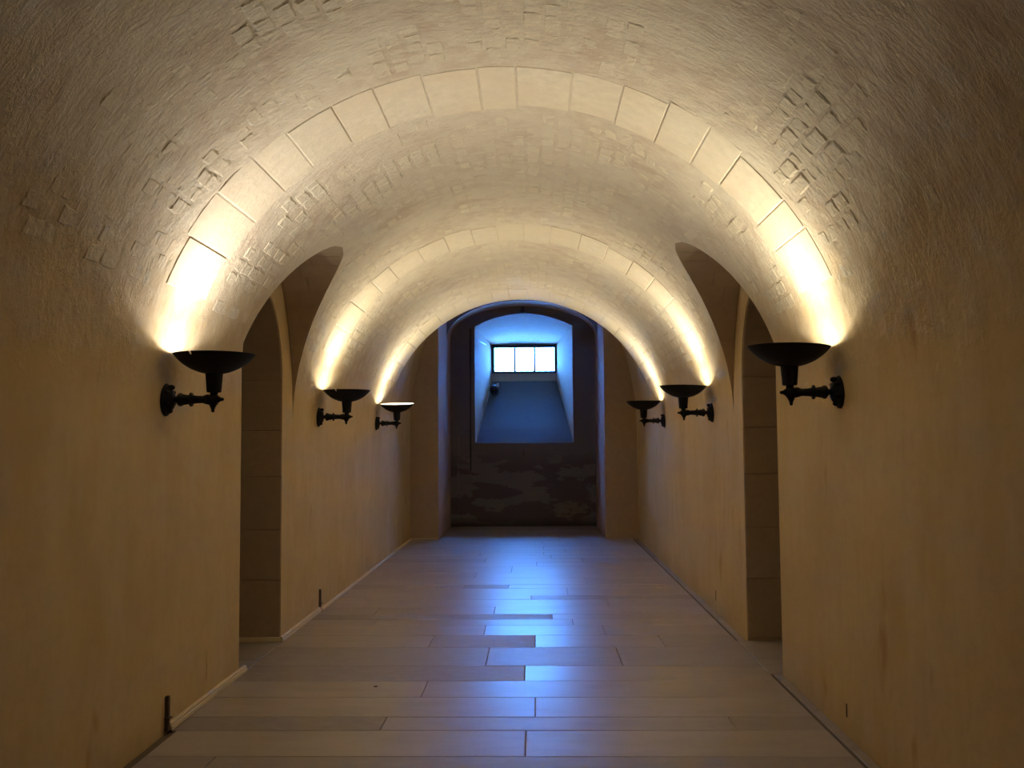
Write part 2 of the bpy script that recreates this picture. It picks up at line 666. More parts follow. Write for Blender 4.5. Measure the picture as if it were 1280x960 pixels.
for x, s, w, nm in ((XL, -1, wall_left, 'wall_passage_left'), (XR, 1, wall_right, 'wall_passage_right')):
    lunette(x, s, w)
    reveal(x, s, w)
    passage(nm, x, s)


def lunette_stones(x, s):
    """coursed ashlar on the far half of the lunette"""
    na = 9
    for i in range(na):
        a0 = math.radians(14 + 72 * i / na) + 0.004
        a1 = math.radians(14 + 72 * (i + 1) / na) - 0.004
        z_m = Z0 + LRISE * math.sin((a0 + a1) / 2)
        xv = HW * math.sqrt(1 - ((z_m - Z0) / RISE) ** 2)
        deep = HW - xv
        cuts = [0.0, deep] if deep < 0.3 else [0.0, deep * (0.55 if i % 2 else 0.38), deep]
        for c0, c1 in zip(cuts, cuts[1:]):
            rows = []
            for k in range(3):
                a = a0 + (a1 - a0) * k / 2
                z = Z0 + LRISE * math.sin(a)
                lim = HW - HW * math.sqrt(1 - ((z - Z0) / RISE) ** 2) - 0.012
                e0, e1 = min(c0 + 0.003, lim), min(c1 - 0.003, lim)
                if c1 == deep:
                    e1 = lim
                if e1 - e0 < 0.02:
                    rows = []
                    break
                row = []
                for e, p in ((e0, -0.004), (e0 + 0.004, 0.005), (e1 - 0.004, 0.005), (e1, -0.004)):
                    row.append((x - s * e, LYC + (LHW - p) * math.cos(a), Z0 + (LRISE - p) * math.sin(a)))
                rows.append(row)
            if rows:
                v, f = loft(rows)
                mesh_obj('stone', v, f, M_JAMB, ceiling)


lunette_stones(XL, -1)
lunette_stones(XR, 1)

# ---------------------------------------------------------------- blocks and rubble of the vault
def patch(t0, t1, y0, y1, proud, cham, nt_=2, ny=1, jit=0.0, ejit=0.0):
    """raised stone on the vault surface: chamfered patch with a skirt"""
    hw_t, hw_y = cham / 1.775, cham
    ts = [t0] + [t0 + hw_t + (t1 - t0 - 2 * hw_t) * i / nt_ for i in range(nt_ + 1)] + [t1]
    ys = [y0] + [y0 + hw_y + (y1 - y0 - 2 * hw_y) * i / ny for i in range(ny + 1)] + [y1]
    j = [[(random.uniform(-jit, jit), random.uniform(-jit, jit), random.uniform(-jit, jit) * 0.25) for _ in ys] for _ in ts]
    rows = []
    for a, t in enumerate(ts):
        row = []
        for b, y in enumerate(ys):
            edge = a in (0, len(ts) - 1) or b in (0, len(ys) - 1)
            dt, dy, dp = j[a][b]
            if edge:
                dt, dy = random.uniform(-ejit, ejit), random.uniform(-ejit, ejit)
            row.append(vault_pt(t + dt / 1.775, y + dy, -0.005 if edge else proud + dp))
        rows.append(row)
    return loft(rows)


def clear_of_lunette(t0, t1, y0, y1):
    for t in (t0, (t0 + t1) / 2, t1):
        z = Z0 + RISE * math.sin(t)
        if z < Z0 + LRISE + 0.06:
            w = (lunette_w(z) if z < Z0 + LRISE else 0.0) + 0.05
            if y1 > LYC - w and y0 < LYC + w:
                return False
    return True


for bi, (ya, yb) in enumerate(BANDS):
    cuts_t = [BAND_T0 + (BAND_T1 - BAND_T0) * (i + (random.uniform(-0.16, 0.16) if 0 < i < NB else 0)) / NB for i in range(NB + 1)]
    for i in range(NB):
        t0, t1 = cuts_t[i], cuts_t[i + 1]
        d0, d1 = random.uniform(-0.05, 0.05), random.uniform(-0.05, 0.05)
        if bi == 2:
            d1 = 0.0
        v, f = patch(t0 + 0.0014, t1 - 0.0014, ya + d0 + 0.02, yb + d1 - 0.02, random.uniform(-0.001, 0.004), 0.005, 4, 3, 0.0008, 0.0012)
        mesh_obj('voussoir', v, f, M_BLOCK, ceiling)


def px(p):
    d = Vector(p) - Vector((0, 0, H_EYE))
    z = d.dot(fwd)
    return (640 + 1187.18 * d.dot(right) / z, 480 - 1187.18 * d.dot(up) / z) if z > 0.2 else None


cands = []
courses = 47
for c in range(courses):
    tc0 = math.radians(20) + math.radians(140) * c / courses
    tc1 = math.radians(20) + math.radians(140) * (c + 1) / courses
    y = 3.3 + random.uniform(0, 0.2)
    while y < Y_END - 0.1:
        ln = random.choice((0.09, 0.12, 0.14, 0.14, 0.16, 0.2))
        y1 = y + ln
        if y1 > Y_END - 0.02:
            break
        tm = (tc0 + tc1) / 2
        keep = noise.noise(Vector((tm * 3.0, y * 0.9, 4.2))) + random.uniform(-0.35, 0.35) > -0.3
        blocked = any(b0 - 0.03 < y1 and y < b1 + 0.03 for b0, b1 in BANDS)
        if keep and not blocked and clear_of_lunette(tc0, tc1, y, y1):
            q = [px(vault_pt(*k)) for k in ((tc0, y), (tc1, y), (tc1, y1), (tc0, y1))]
            if all(q):
                area = 0.5 * abs(sum(q[i][0] * q[(i + 1) % 4][1] - q[(i + 1) % 4][0] * q[i][1] for i in range(4)))
                inside = all(-20 < a < 1300 and -20 < b < 980 for a, b in q)
                cands.append((area if inside else 0.0, tc0, tc1, y, y1))
        y = y1
cands.sort(reverse=True)
stuff = Parts()
for i, (ar, t0, t1, y0, y1) in enumerate(cands):
    v, f = patch(t0 + 0.003, t1 - 0.003, y0 + 0.005, y1 - 0.005, 0.0008 + random.uniform(-0.003, 0.003), 0.010, 3, 3, 0.004, 0.006)
    if i < 280:
        mesh_obj('stone', v, f, M_RUB, ceiling)
    else:
        stuff.add((v, f))
o = mesh_obj('rubble_stones', stuff.v, stuff.f, M_RUB, ceiling)
o['kind'] = 'stuff'

# ---------------------------------------------------------------- closing wall behind the viewer
P = Parts()
arc = [(CX + HW * math.cos(t), Z0 + RISE * math.sin(t)) for t in ROWS_T]
P.quad(*([(XL, Y_BACK, -0.05), (XR, Y_BACK, -0.05)] + [(x, Y_BACK, z) for x, z in arc]))
structure(mesh_obj('wall_back', P.v, P.f, M_WALL))

# ---------------------------------------------------------------- higher end bay
OX0, OX1, OZ = -1.535, 1.112, 4.35          # opening between the piers
R2 = 2.95
low = [(CX + HW * math.cos(t), Z0 + RISE * math.sin(t)) for t in ROWS_T]
high = [(CX + HW * math.cos(t), Z0 + R2 * math.sin(t)) for t in ROWS_T]
P = Parts()
P.add(loft([[(x, Y_END, z) for x, z in low], [(x, Y_END, z) for x, z in high], [(x, Y_PIER, z) for x, z in high]]))
structure(mesh_obj('ceiling_end', P.v, P.f, M_WALL))

P = Parts()
# face of the end wall around the opening
P.quad((XL, Y_PIER, -0.05), (OX0, Y_PIER, -0.05), (OX0, Y_PIER, Z0), (XL, Y_PIER, Z0))
P.quad((OX1, Y_PIER, -0.05), (XR, Y_PIER, -0.05), (XR, Y_PIER, Z0), (OX1, Y_PIER, Z0))
inner = []
for x, z in high:
    if x > OX1:
        inner.append((OX1, min(z, OZ)))
    elif x < OX0:
        inner.append((OX0, min(z, OZ)))
    else:
        inner.append((x, OZ))
P.add(loft([[(x, Y_PIER, z) for x, z in high], [(x, Y_PIER, max(z, 0)) for x, z in inner]]))
structure(mesh_obj('wall_end', P.v, P.f, M_PIER))

# reveal behind the piers
P = Parts()
for x in (OX0, OX1):
    P.quad((x, Y_PIER, -0.05), (x, Y_FAR, -0.05), (x, Y_FAR, OZ), (x, Y_PIER, OZ))
P.quad((OX0, Y_PIER, OZ), (OX1, Y_PIER, OZ), (OX1, Y_FAR, OZ), (OX0, Y_FAR, OZ))
structure(mesh_obj('wall_reveal', P.v, P.f, M_NICHE))

# arch in front of the far wall: dark face and a pale soffit dropping to the far wall
OC, OHW = (OX0 + OX1) / 2, (OX1 - OX0) / 2
YA = 16.6
na = 32
front = [(OC + OHW * math.cos(math.pi * i / na), 3.34 + 0.68 * math.sin(math.pi * i / na)) for i in range(na + 1)]
back = [(OC + OHW * math.cos(math.pi * i / na), 3.45 + 0.575 * math.sin(math.pi * i / na)) for i in range(na + 1)]
top = [(x, OZ) for x, z in front]
v, f = loft([[(x, YA, z) for x, z in top], [(x, YA, z) for x, z in front]])
arch_face = structure(mesh_obj('trim_1', v, f, M_FAR))
v, f = loft([[(x, YA + (Y_FAR - YA) * k / 4, z0 + (z1 - z0) * k / 4) for (x, z0), (_, z1) in zip(front, back)] for k in range(5)])
mesh_obj('soffit', v, f, M_NICHE, arch_face, smooth=True)

# far wall with the window niche
NX0, NX1, NZ0, NZ1, NZC = -1.092, 0.708, 1.51, 3.66, 3.893
WX0, WX1, WZ0, WZ1, YW = -0.885, 0.467, 2.99, 3.565, 19.8
nn = 24
niche_arc = []
for i in range(nn + 1):
    u = -1 + 2 * i / nn
    niche_arc.append((NX0 + (NX1 - NX0) * i / nn, NZ1 + (NZC - NZ1) * (1 - u * u)))
P = Parts()
P.quad((OX0, Y_FAR, -0.05), (OX1, Y_FAR, -0.05), (OX1, Y_FAR, NZ0), (OX0, Y_FAR, NZ0))
P.quad((OX0, Y_FAR, NZ0), (NX0, Y_FAR, NZ0), (NX0, Y_FAR, NZ1), (OX0, Y_FAR, NZ1))
P.quad((NX1, Y_FAR, NZ0), (OX1, Y_FAR, NZ0), (OX1, Y_FAR, NZ1), (NX1, Y_FAR, NZ1))
P.quad((OX0, Y_FAR, NZ1), (NX0, Y_FAR, NZ1), (NX0, Y_FAR, OZ), (OX0, Y_FAR, OZ))
P.quad((NX1, Y_FAR, NZ1), (OX1, Y_FAR, NZ1), (OX1, Y_FAR, OZ), (NX1, Y_FAR, OZ))
P.add(loft([[(x, Y_FAR, z) for x, z in niche_arc], [(x, Y_FAR, OZ) for x, z in niche_arc]]))
wall_far = structure(mesh_obj('wall_far', P.v, P.f, M_FAR))
for x0, x1 in ((OX0 + 0.001, -1.385), (1.008, OX1 - 0.001)):
    bm = bmesh.new()
    add_box(bm, (x0, Y_FAR - 0.05, 0), (x1, Y_FAR + 0.01, 1.62), 0.004)
    bm_obj('pilaster_strip', bm, M_FAR, wall_far)

# splayed cheeks and soffit of the niche
P = Parts()
P.quad((NX0, Y_FAR, NZ0 - 0.12), (WX0, YW, WZ0 - 0.31), (WX0, YW, WZ1), (NX0, Y_FAR, NZ1))
P.quad((NX1, Y_FAR, NZ0 - 0.12), (WX1, YW, WZ0 - 0.31), (WX1, YW, WZ1), (NX1, Y_FAR, NZ1))
rows = []
for k in range(9):
    q = k / 8
    rows.append([(x + (WX0 + (WX1 - WX0) * i / nn - x) * q, Y_FAR + (YW - Y_FAR) * q, z + (WZ1 - z) * q) for i, (x, z) in enumerate(niche_arc)])
P.add(loft(rows))
# wall around the window
P.quad((WX0, YW, WZ0 - 0.31), (WX1, YW, WZ0 - 0.31), (WX1, YW, WZ0), (WX0, YW, WZ0))
structure(mesh_obj('wall_niche', P.v, P.f, M_NICHE))
# sloping sill of five stone courses
sill_z1, sill_y1 = WZ0 - 0.19, YW
ny = 5
for k in range(ny):
    a, b = k / ny, (k + 1) / ny
    y0, y1 = Y_FAR + (sill_y1 - Y_FAR) * a + 0.004, Y_FAR + (sill_y1 - Y_FAR) * b - 0.004
    z0, z1 = NZ0 + (sill_z1 - NZ0) * a, NZ0 + (sill_z1 - NZ0) * b
    xa0, xa1 = NX0 + (WX0 - NX0) * a, NX1 + (WX1 - NX1) * a
    xb0, xb1 = NX0 + (WX0 - NX0) * b, NX1 + (WX1 - NX1) * b
    dz = random.uniform(-0.004, 0.004)
    v = [(xa0, y0, z0 + dz), (xa1, y0, z0 + dz), (xb1, y1, z1 + dz), (xb0, y1, z1 + dz),
         (xa0, y0, z0 - 0.1), (xa1, y0, z0 - 0.1), (xb1, y1, z1 - 0.1), (xb0, y1, z1 - 0.1)]
    mesh_obj('sill_stone', v, [(0, 1, 2, 3), (0, 4, 5, 1), (3, 2, 6, 7), (4, 7, 6, 5), (0, 3, 7, 4), (1, 5, 6, 2)], M_SILL, wall_far)
v = [(NX0, Y_FAR, NZ0 - 0.06), (NX1, Y_FAR, NZ0 - 0.06), (WX1, YW, sill_z1 - 0.06), (WX0, YW, sill_z1 - 0.06)]
mesh_obj('sill_bed', v, [(0, 1, 2, 3)], M_SILL, wall_far)

# window: iron frame, two glazing bars, three panes, spiked rail outside
window = empty('window_1', ((WX0 + WX1) / 2, YW, WZ0))
structure(window)


def win_part(name, bm, mat):
    o = bm_obj(name, bm, mat, window)
    o.matrix_parent_inverse = Matrix.Translation(-window.location)
    return o


GX0, GX1, GZ0, GZ1 = -0.825, 0.425, 3.005, 3.50
bm = bmesh.new()
add_box(bm, (WX0 - 0.02, YW - 0.03, GZ1), (WX1 + 0.02, YW + 0.05, WZ1 + 0.03))
add_box(bm, (WX0 - 0.02, YW - 0.03, WZ0 - 0.03), (WX1 + 0.02, YW + 0.05, GZ0))
add_box(bm, (WX0 - 0.02, YW - 0.03, GZ0), (GX0, YW + 0.05, GZ1))
add_box(bm, (GX1, YW - 0.03, GZ0), (WX1 + 0.02, YW + 0.05, GZ1))
win_part('window_frame', bm, M_FRAME)
bars = (-0.405, 0.012)
for xb in bars:
    bm = bmesh.new()
    add_box(bm, (xb - 0.02, YW - 0.01, GZ0), (xb + 0.02, YW + 0.03, GZ1), 0.002)
    win_part('glazing_bar', bm, M_FRAME)
for x0, x1 in ((GX0, bars[0] - 0.011), (bars[0] + 0.011, bars[1] - 0.011), (bars[1] + 0.011, GX1)):
    bm = bmesh.new()
    add_box(bm, (x0, YW + 0.008, GZ0), (x1, YW + 0.012, GZ1))
    win_part('pane', bm, M_GLASS)
for i in range(10):
    xx = GX0 + 0.06 + (GX1 - GX0 - 0.12) * i / 9
    bm = bmesh.new()
    add_lathe(bm, [(0.022, 0), (0.022, 0.012), (0.010, 0.022), (0.0, 0.03)], 8, Matrix.Translation((xx, YW + 0.07, GZ0 - 0.005)))
    win_part('rail_knob', bm, M_FRAME)
for i in range(9):
    xx = GX0 + 0.05 + (GX1 - GX0 - 0.12) * i / 8 + random.uniform(-0.02, 0.02)
    bm = bmesh.new()
    add_lathe(bm, [(0.0, -0.035), (0.008, -0.028), (0.014, -0.016), (0.006, 0.0)], 8, Matrix.Translation((xx, YW + 0.07, GZ1 + 0.005)))
    win_part('hanging_spike', bm, M_FRAME)

# ---------------------------------------------------------------- floor
P = Parts()
P.quad((XL - 3.3, Y_BACK, -0.012), (XR + 3.3, Y_BACK, -0.012), (XR + 3.3, Y_FAR + 0.3, -0.012), (XL - 3.3, Y_FAR + 0.3, -0.012))
floor = structure(mesh_obj('floor', P.v, P.f, M_BED))


def slab(x0, x1, y0, y1, tone, polish, name='slab'):
    g = 0.0022
    h = [random.uniform(-0.001, 0.001) for _ in range(4)]
    x0 += g
    x1 -= g
    y0 += g
    y1 -= g
    c = 0.003
    v = [(x0, y0, -0.03), (x1, y0, -0.03), (x1, y1, -0.03), (x0, y1, -0.03),
         (x0, y0, h[0] - c), (x1, y0, h[1] - c), (x1, y1, h[2] - c), (x0, y1, h[3] - c),
         (x0 + c, y0 + c, h[0]), (x1 - c, y0 + c, h[1]), (x1 - c, y1 - c, h[2]), (x0 + c, y1 - c, h[3])]
    f = [(8, 9, 10, 11)]
    for i in range(4):
        k = (i + 1) % 4
        f += [(i, k, k + 4, i + 4), (i + 4, k + 4, k + 8, i + 8)]
    o = mesh_obj(name, v, f, M_FLOOR, floor)
    o['tone'] = tone
    o['polish'] = polish
    return o


# rows read off the photograph: near edge, far edge, joints in x, then (tone, polish) of each slab
L, D, Mi = (0.85, 0.80), (0.15, 0.15), (0.55, 0.6)
rows = [
    (4.05, 4.40, [-0.5, 0.7], [Mi, D, Mi]),
    (4.40, 4.73, [-1.58], [(0.2, 0.2), (0.28, 0.25)]),
    (4.73, 5.15, [-0.06], [(0.75, 0.5), (0.8, 0.55)]),
    (5.15, 5.40, [-0.84, 1.06], [D, (0.6, 0.45), (0.4, 0.3)]),
    (5.40, 5.81, [-0.01], [(0.8, 0.6), (0.85, 0.62)]),
    (5.81, 6.20, [-0.70], [(0.8, 0.6), (0.82, 0.68)]),
    (6.20, 6.61, [-0.08], [(0.22, 0.2), L]),
    (6.61, 7.20, [-0.35, 0.59], [(0.3, 0.4), (0.35, 0.45), (0.5, 0.5)]),
    (7.20, 7.64, [-0.81, -0.01, 0.96], [(0.7, 0.6), (0.3, 0.15), L, (0.45, 0.4)]),
    (7.64, 8.05, [-0.42, 0.55], [(0.7, 0.7), L, (0.7, 0.6)]),
    (8.05, 8.32, [-1.37, 0.31], [Mi, (0.6, 0.7), L]),
    (8.32, 8.56, [0.14], [(0.15, 0.2), (0.7, 0.75)]),
    (8.56, 8.94, [-1.45, -0.38], [Mi, (0.7, 0.75), L]),
    (8.94, 9.35, [0.68], [(0.75, 0.8), (0.7, 0.7)]),
    (9.35, 9.59, [-0.05], [(0.7, 0.75), (0.3, 0.35)]),
    (9.59, 10.06, [0.32], [(0.75, 0.8), (0.7, 0.75)]),
    (10.06, 10.31, [-0.76, -0.29], [(0.5, 0.5), (0.2, 0.15), L]),
    (10.31, 10.82, [0.55], [(0.8, 0.82), (0.7, 0.75)]),
    (10.82, 11.24, [-0.69], [(0.7, 0.7), L]),
    (11.24, 11.82, [-0.29], [(0.7, 0.8), L]),
    (11.82, 12.20, [0.01], [L, (0.75, 0.9)]),
    (12.20, 12.60, [-0.65, 0.6], [(0.5, 0.6), L, Mi]),
    (12.60, 12.97, [0.20], [L, (0.7, 0.9)]),
]
y = 4.05
near = []
while y > Y_BACK + 0.2:
    w = random.uniform(0.32, 0.48)
    near.append((max(y - w, Y_BACK), y))
    y -= w
for y0, y1 in near:
    rows.append((y0, y1, [random.uniform(-0.7, 0.4)], [(random.uniform(0.4, 0.8), 0.6)] * 2))
y = 12.97
while y < Y_FAR - 0.15:
    w = random.uniform(0.3, 0.46)
    y1 = min(y + w, Y_FAR)
    if Y_FAR - y1 < 0.2:
        y1 = Y_FAR
    if abs(y1 - Y_PIER) < 0.2:
        y1 = Y_PIER
    rows.append((y, y1, [random.uniform(-0.8, -0.2), random.uniform(0.1, 0.6)], [(random.uniform(0.6, 0.9), random.uniform(0.65, 0.85)) for _ in range(3)]))
    y = y1
for y0, y1, js, ts in rows:
    xa, xb = (OX0, OX1) if y0 >= Y_PIER - 0.01 else (XL + 0.02, XR - 0.085)
    if y0 < 5.1:
        xa = XL + 0.05
    cuts = [xa] + list(js) + [xb]
    for i in range(len(cuts) - 1):
        slab(cuts[i], cuts[i + 1], y0, y1, ts[i][0], ts[i][1])
for s, x in ((-1, XL + 0.02), (1, XR - 0.085)):       # thresholds of the side openings
    for y0, y1 in ((DY0, 6.80), (6.80, DY1)):
        xe = x + s * 0.95
        slab(min(x, xe), max(x, xe), y0, y1, 0.4, 0.3, 'threshold_slab')
# worn border stones at the foot of the right wall
y = 3.6
while y < Y_PIER - 0.1:
    y1 = min(y + random.uniform(0.5, 0.9), Y_PIER)
    for a, b in (((y, min(y1, DY0)),) if y < DY0 else ((max(y, DY1), y1),)):
        if b - a > 0.05:
            o = slab(XR - 0.062, XR - 0.004, a, b, random.uniform(0.15, 0.45), 0.1, 'border_stone')
            o.location.z = -0.004
    y = y1
bm = bmesh.new()
add_lathe(bm, [(0.0, 0.0), (0.012, 0.0), (0.014, 0.003), (0.010, 0.004), (0.0, 0.004)], 16, Matrix.Translation((-1.013, 6.06, 0.0)))
bm_obj('floor_plug', bm, M_CABLE, floor)

# ---------------------------------------------------------------- wall lamps
BOWL_R, BOWL_D = 0.2125, 0.106
AIM = 40.0                       # the reflector throws its beam off the wall, towards the crown


def bowl_mesh(parent, notch):
    """spherical bowl with a rolled rim; outside black, inside white"""
    R = (BOWL_R ** 2 + BOWL_D ** 2) / (2 * BOWL_D)
    nseg, nr = 96, 12
    a_max = math.asin(BOWL_R / R)
    verts, faces, fm = [], [], []

    def ring(r, z):
        k = len(verts)
        for i in range(nseg):
            verts.append((r * math.cos(2 * math.pi * i / nseg), r * math.sin(2 * math.pi * i / nseg), z))
        return k
    rings = []
    outer = []
    for i in range(nr + 1):
        a = 0.12 + (a_max - 0.12) * i / nr
        outer.append((R * math.sin(a), R - R * math.cos(a) - BOWL_D))
    prof = [(r, z, 0) for r, z in outer] + [(BOWL_R + 0.002, 0.003, 0), (BOWL_R - 0.003, 0.004, 0)]
    for r, z in outer[::-1]:
        prof.append((r - 0.005, z + 0.004, 1))
    rg = [ring(r, z) for r, z, _ in prof]
    cut = int(round((270 - 18) / 360 * nseg))
    for j in range(len(rg) - 1):
        inside = prof[j + 1][2]
        for i in range(nseg):
            i2 = (i + 1) % nseg
            if notch and i == cut and nr - 1 <= j <= nr + 3:
                continue
            faces.append((rg[j] + i, rg[j] + i2, rg[j + 1] + i2, rg[j + 1] + i))
            fm.append(inside)
    faces.append(tuple(rg[-1] + i for i in range(nseg)))
    fm.append(1)
    faces.append(tuple(rg[0] + i for i in range(nseg))[::-1])
    fm.append(0)
    return mesh_obj('bowl', verts, faces, parent=parent, smooth=True, mats=[M_BRONZE, M_WHITE], fmat=fm)


def wall_lamp(y, s, z_rim, tilt, color, power, label, notch=False, proj=0.265):
    """s = +1: lamp on the left wall reaching towards +x; -1 on the right wall"""
    wx = XL if s > 0 else XR
    root = empty('wall_lamp', (wx, y, z_rim - 0.24))
    root.rotation_euler = (0, 0, 0 if s > 0 else math.pi)
    tag(root, label, 'wall lamp', 'black uplighter wall lamps along the corridor')
    za = 0.0                                    # the arm's axis is the root's height
    AX = Matrix.Rotation(math.pi / 2, 4, 'Y')   # local z -> +x
    # wall plate: stepped oval disc with dome
    bm = bmesh.new()
    sc = Matrix.Diagonal((1.0, 0.82, 1.0, 1.0))
    add_lathe(bm, [(0.0, 0.001), (0.088, 0.001), (0.088, 0.010), (0.080, 0.018), (0.070, 0.020), (0.062, 0.034), (0.044, 0.046), (0.026, 0.052), (0.0, 0.052)], 40, AX @ sc)
    plate = bm_obj('wall_plate', bm, M_BRONZE, root, True)
    for k, (dz, dy, rr) in enumerate(((0.066, 0.0, 0.015), (0.04, 0.042, 0.012), (0.04, -0.042, 0.012), (-0.02, 0.052, 0.011), (-0.02, -0.052, 0.011), (-0.062, 0.0, 0.012))):
        bm = bmesh.new()
        bmesh.ops.create_uvsphere(bm, u_segments=12, v_segments=8, radius=rr, matrix=Matrix.Translation((0.026 + 0.006 * (k == 0), dy, dz)) @ Matrix.Diagonal((1.5, 1, 1, 1)))
        bm_obj('scroll_boss', bm, M_BRONZE, plate, True)
    # turned arm
    bm = bmesh.new()
    add_lathe(bm, [(0.0, 0.045), (0.018, 0.047), (0.014, 0.060), (0.020, 0.066), (0.034, 0.076), (0.037, 0.086), (0.030, 0.100), (0.027, 0.118),
                   (0.025, 0.130), (0.025, 0.138), (0.038, 0.139), (0.038, 0.146), (0.024, 0.147), (0.021, 0.175), (0.020, 0.205), (0.026, 0.222), (0.028, 0.235), (0.0, 0.236)], 24, AX)
    bm_obj('arm', bm, M_BRONZE, root, True)
    # hub with two turned finials
    bm = bmesh.new()
    bmesh.ops.create_uvsphere(bm, u_segments=20, v_segments=12, radius=0.031, matrix=Matrix.Translation((proj - 0.005, 0, za)))
    hub = bm_obj('hub', bm, M_BRONZE, root, True)
    fin = [(0.026, 0.020), (0.025, 0.028), (0.017, 0.031), (0.019, 0.036), (0.012, 0.043), (0.013, 0.048), (0.008, 0.053), (0.010, 0.060), (0.006, 0.068), (0.0, 0.071)]
    bm = bmesh.new()
    add_lathe(bm, [(r, z * 0.85) for r, z in fin], 20, Matrix.Translation((proj - 0.005, 0, za)) @ AX)
    bm_obj('finial', bm, M_BRONZE, hub, True)
    bm = bmesh.new()
    add_lathe(bm, fin, 20, Matrix.Translation((proj - 0.005, 0, za)) @ Matrix.Rotation(math.pi, 4, 'X'))
    bm_obj('finial', bm, M_BRONZE, hub, True)
    # neck
    bm = bmesh.new()
    add_lathe(bm, [(0.0, 0.026), (0.020, 0.026), (0.020, 0.036), (0.037, 0.038), (0.039, 0.044), (0.046, 0.136), (0.050, 0.150), (0.0, 0.150)], 28, Matrix.Translation((proj, 0, za)))
    bm_obj('neck', bm, M_BRONZE, root, True)
    # bowl and bulb
    bowl = bowl_mesh(root, notch)
    bowl.location = (proj, 0, za + 0.24)
    bowl.rotation_euler = (tilt[0], tilt[1], 0)
    bm = bmesh.new()
    add_lathe(bm, [(0.0, -0.078), (0.02, -0.088), (0.02, -0.082), (0.014, -0.076), (0.014, -0.060), (0.010, -0.050), (0.0, -0.046)], 16)
    bulb = bm_obj('bulb', bm, mat_bulb('lamp_bulb', color, 620.0), bowl, True)
    ld = bpy.data.lights.new('lamp_light', 'SPOT')
    ld.energy = power
    ld.color = color
    ld.spot_size = math.radians(162)
    ld.spot_blend = 1.0
    ld.shadow_soft_size = 0.022
    lo = bpy.data.objects.new('lamp_light', ld)
    lo.parent = bowl
    lo.location = (0, 0, -0.040)
    lo.rotation_euler = (math.pi, math.radians(AIM), 0)
    COL.objects.link(lo)
    return root


Y1, Y2, Y3 = 5.05, 8.66, 11.83
Pw = LAMP_POWER
wall_lamp(Y1, 1, 2.010, (0.0, 0.0), LAMP_COOL, Pw * 1.0, 'black wall lamp on the left wall in front of the side opening, with whitest glow', True)
wall_lamp(Y2, 1, 2.012, (0.0, 0.0), LAMP_COLOR, Pw, 'black wall lamp on the left wall just beyond the side opening', True)
wall_lamp(Y3, 1, 2.015, (0.10, 0.0), LAMP_COLOR, Pw, 'black wall lamp on the left wall tilted to show its bright inside')
wall_lamp(Y1, -1, 2.022, (0.0, -0.03), LAMP_COLOR, Pw, 'black wall lamp on the right wall in front of the side opening, largest there')
wall_lamp(Y2, -1, 2.025, (0.0, -0.02), LAMP_COLOR, Pw, 'black wall lamp on the right wall just beyond the side opening')
wall_lamp(Y3, -1, 2.022, (0.0, 0.0), LAMP_COLOR, Pw, 'black wall lamp on the right wall, smallest there, nearest the end wall', proj=0.262)

# ---------------------------------------------------------------- cable trunking on the left
def trunking(x0, x1, y0, y1, label, h=0.042, stub=None):
    root = empty('cable_trunking', ((x0 + x1) / 2, (y0 + y1) / 2, 0))
    tag(root, label, 'cable trunking')
    c = root.location

    def part(name, lo, hi, mat, bev):
        bm = bmesh.new()
        add_box(bm, tuple(a - b for a, b in zip(lo, c)), tuple(a - b for a, b in zip(hi, c)), bev)
        return bm_obj(name, bm, mat, root)
    part('channel', (x0, y0, 0.0015), (x1, y1, h * 0.62), M_TRUNK, 0.002)
    if x1 - x0 < 0.1:
        part('lid', (x0, y0, h * 0.62), (x1 - 0.006, y1, h), M_TRUNK, 0.003)
    else:
        part('lid', (x0, y0 + 0.006, h * 0.62), (x1, y1, h), M_TRUNK, 0.003)
    if stub:
        y, hgt = stub
        st = part('cable_stub', (x0, y - 0.012, 0.002), (x0 + 0.020, y + 0.012, hgt), M_CABLE, 0.003)
        part('clip', (x0, y - 0.02, 0.07), (x0 + 0.03, y + 0.02, 0.078), M_CABLE, 0.001)
    return root


trunking(XL + 0.001, XL + 0.03, 5.14, 6.47, 'cream cable trunking along the foot of the left wall before the side opening', stub=(5.122, 0.19))
trunking(XL + 0.001, XL + 0.028, 7.40, 8.72, 'cream cable trunking along the foot of the left wall just past the side opening', stub=(8.735, 0.20))
trunking(XL - 0.75, XL, 7.386, 7.412, 'cream cable trunking across the foot of the left opening jamb', h=0.036)
trunking(XL + 0.001, XL + 0.032, 8.78, 15.10, 'long pale cable trunking along the left wall from the second dark stub to the corner', h=0.022)
trunking(XL + 0.034, OX0, 15.10, 15.128, 'short pale cable trunking across the foot of the left pier', h=0.02)

# small things on the walls
bm = bmesh.new()
add_box(bm, (XL - 0.01, 5.75, 0.115), (XL + 0.004, 5.955, 0.29), 0.002)
bm_obj('access_panel', bm, M_WALL, wall_left)
for y, z0, z1 in ((8.675, 0.095, 0.185), (5.09, 0.085, 0.155)):
    bm = bmesh.new()
    add_box(bm, (XR - 0.004, y - 0.006, z0), (XR + 0.01, y + 0.008, z1), 0.001)
    bm_obj('cable_slot', bm, M_CABLE, wall_right)
bm = bmesh.new()
add_box(bm, (-0.215, Y_FAR - 0.012, 1.27), (-0.195, Y_FAR + 0.01, 1.37), 0.002)
bm_obj('slot', bm, M_CABLE, wall_far)

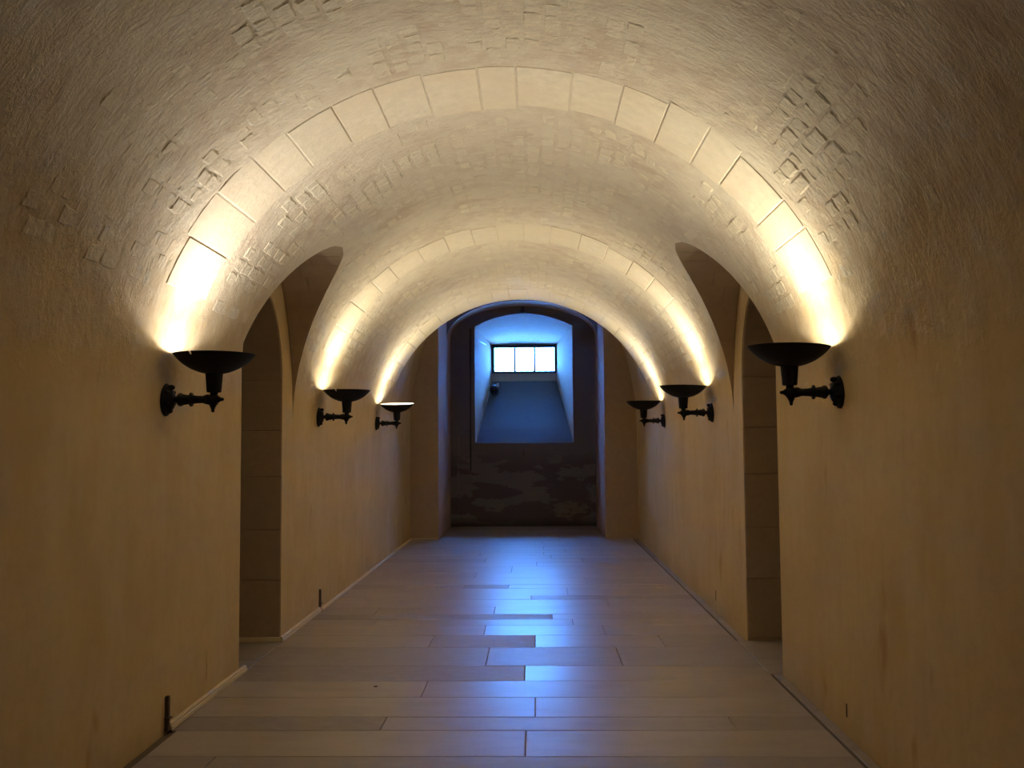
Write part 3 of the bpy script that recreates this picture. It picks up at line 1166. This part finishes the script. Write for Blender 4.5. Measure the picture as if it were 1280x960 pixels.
# dark pipe left of the niche
root = empty('conduit', (-1.17, Y_FAR - 0.02, 1.0))
tag(root, 'thin dark vertical pipe on the far wall left of the window niche', 'pipe')
bm = bmesh.new()
add_tube(bm, [(0, 0, 0), (0, 0, 2.62)], 0.012)
bm_obj('pipe', bm, M_HOUSE, root, True)
for z in (0.4, 1.3, 2.2):
    bm = bmesh.new()
    add_box(bm, (-0.02, -0.016, z), (0.02, 0.02, z + 0.02), 0.002)
    bm_obj('clip', bm, M_HOUSE, root)

# fixture at the crown of the niche arch
root = empty('arch_fixture', (-0.205, Y_FAR - 0.06, 3.99))
tag(root, 'small dark fixture at the crown of the arch above the window niche', 'spotlight')
bm = bmesh.new()
add_box(bm, (-0.03, 0.0, -0.02), (0.03, 0.06, 0.02), 0.005)
bm_obj('bracket', bm, M_HOUSE, root)
bm = bmesh.new()
add_lathe(bm, [(0.0, 0.0), (0.03, 0.0), (0.042, -0.06), (0.042, -0.09), (0.036, -0.09), (0.03, -0.07), (0.0, -0.07)], 16)
bm_obj('housing', bm, M_HOUSE, root, True)

# floodlight on the sill with its cable
def sill_at(y):
    return NZ0 + (sill_z1 - NZ0) * (y - Y_FAR) / (YW - Y_FAR)


def cheek_x(y):
    return NX0 + (WX0 - NX0) * (y - Y_FAR) / (YW - Y_FAR)


fy = 19.15
root = empty('floodlight', (cheek_x(fy) + 0.13, fy, sill_at(fy) + 0.004))
tag(root, 'small dark floodlight on the window sill against its left cheek', 'floodlight')
bm = bmesh.new()
add_box(bm, (-0.06, -0.06, 0.03), (0.06, 0.06, 0.05), 0.004)
for sx in (-0.085, 0.075):
    add_box(bm, (sx, -0.015, 0.03), (sx + 0.01, 0.015, 0.16), 0.002)
bm_obj('bracket', bm, M_HOUSE, root)
bm = bmesh.new()
T = Matrix.Translation((0, 0, 0.145)) @ Matrix.Rotation(math.radians(78), 4, 'X')
add_lathe(bm, [(0.0, 0.10), (0.055, 0.10), (0.07, 0.08), (0.075, 0.0), (0.088, -0.06), (0.088, -0.09), (0.078, -0.09), (0.07, -0.07), (0.0, -0.07)], 24, T)
bm_obj('housing', bm, M_HOUSE, root, True)
bm = bmesh.new()
add_box(bm, (0.055, -0.05, 0.19), (0.10, 0.05, 0.27), 0.004)
bm_obj('lit_edge', bm, M_PALE, root)  # pale block stands in for the light on the casing's right edge

bm = bmesh.new()
pts = [(cheek_x(y) + 0.016, y, sill_at(y) + 0.016 + (0.004 if y > 17.5 else 0)) for y in (17.42, 17.8, 18.2, 18.6, 18.95)]
pts.append((cheek_x(19.1) + 0.03, 19.08, sill_at(19.1) + 0.12))
add_tube(bm, pts, 0.010)
o = bm_obj('cable', bm, M_PALE, None, True)
tag(o, 'pale cable running down the left edge of the sloping sill to the floodlight', 'cable')

bm = bmesh.new()
p0, p1 = Vector((cheek_x(17.5) + 0.012, 17.5, 3.44)), Vector((cheek_x(18.8) + 0.012, 18.8, 3.47))
add_tube(bm, [p0, p1], 0.010)
o = bm_obj('rod', bm, M_PALE, None, True)
tag(o, 'short white rod high on the left cheek of the window niche', 'rod')
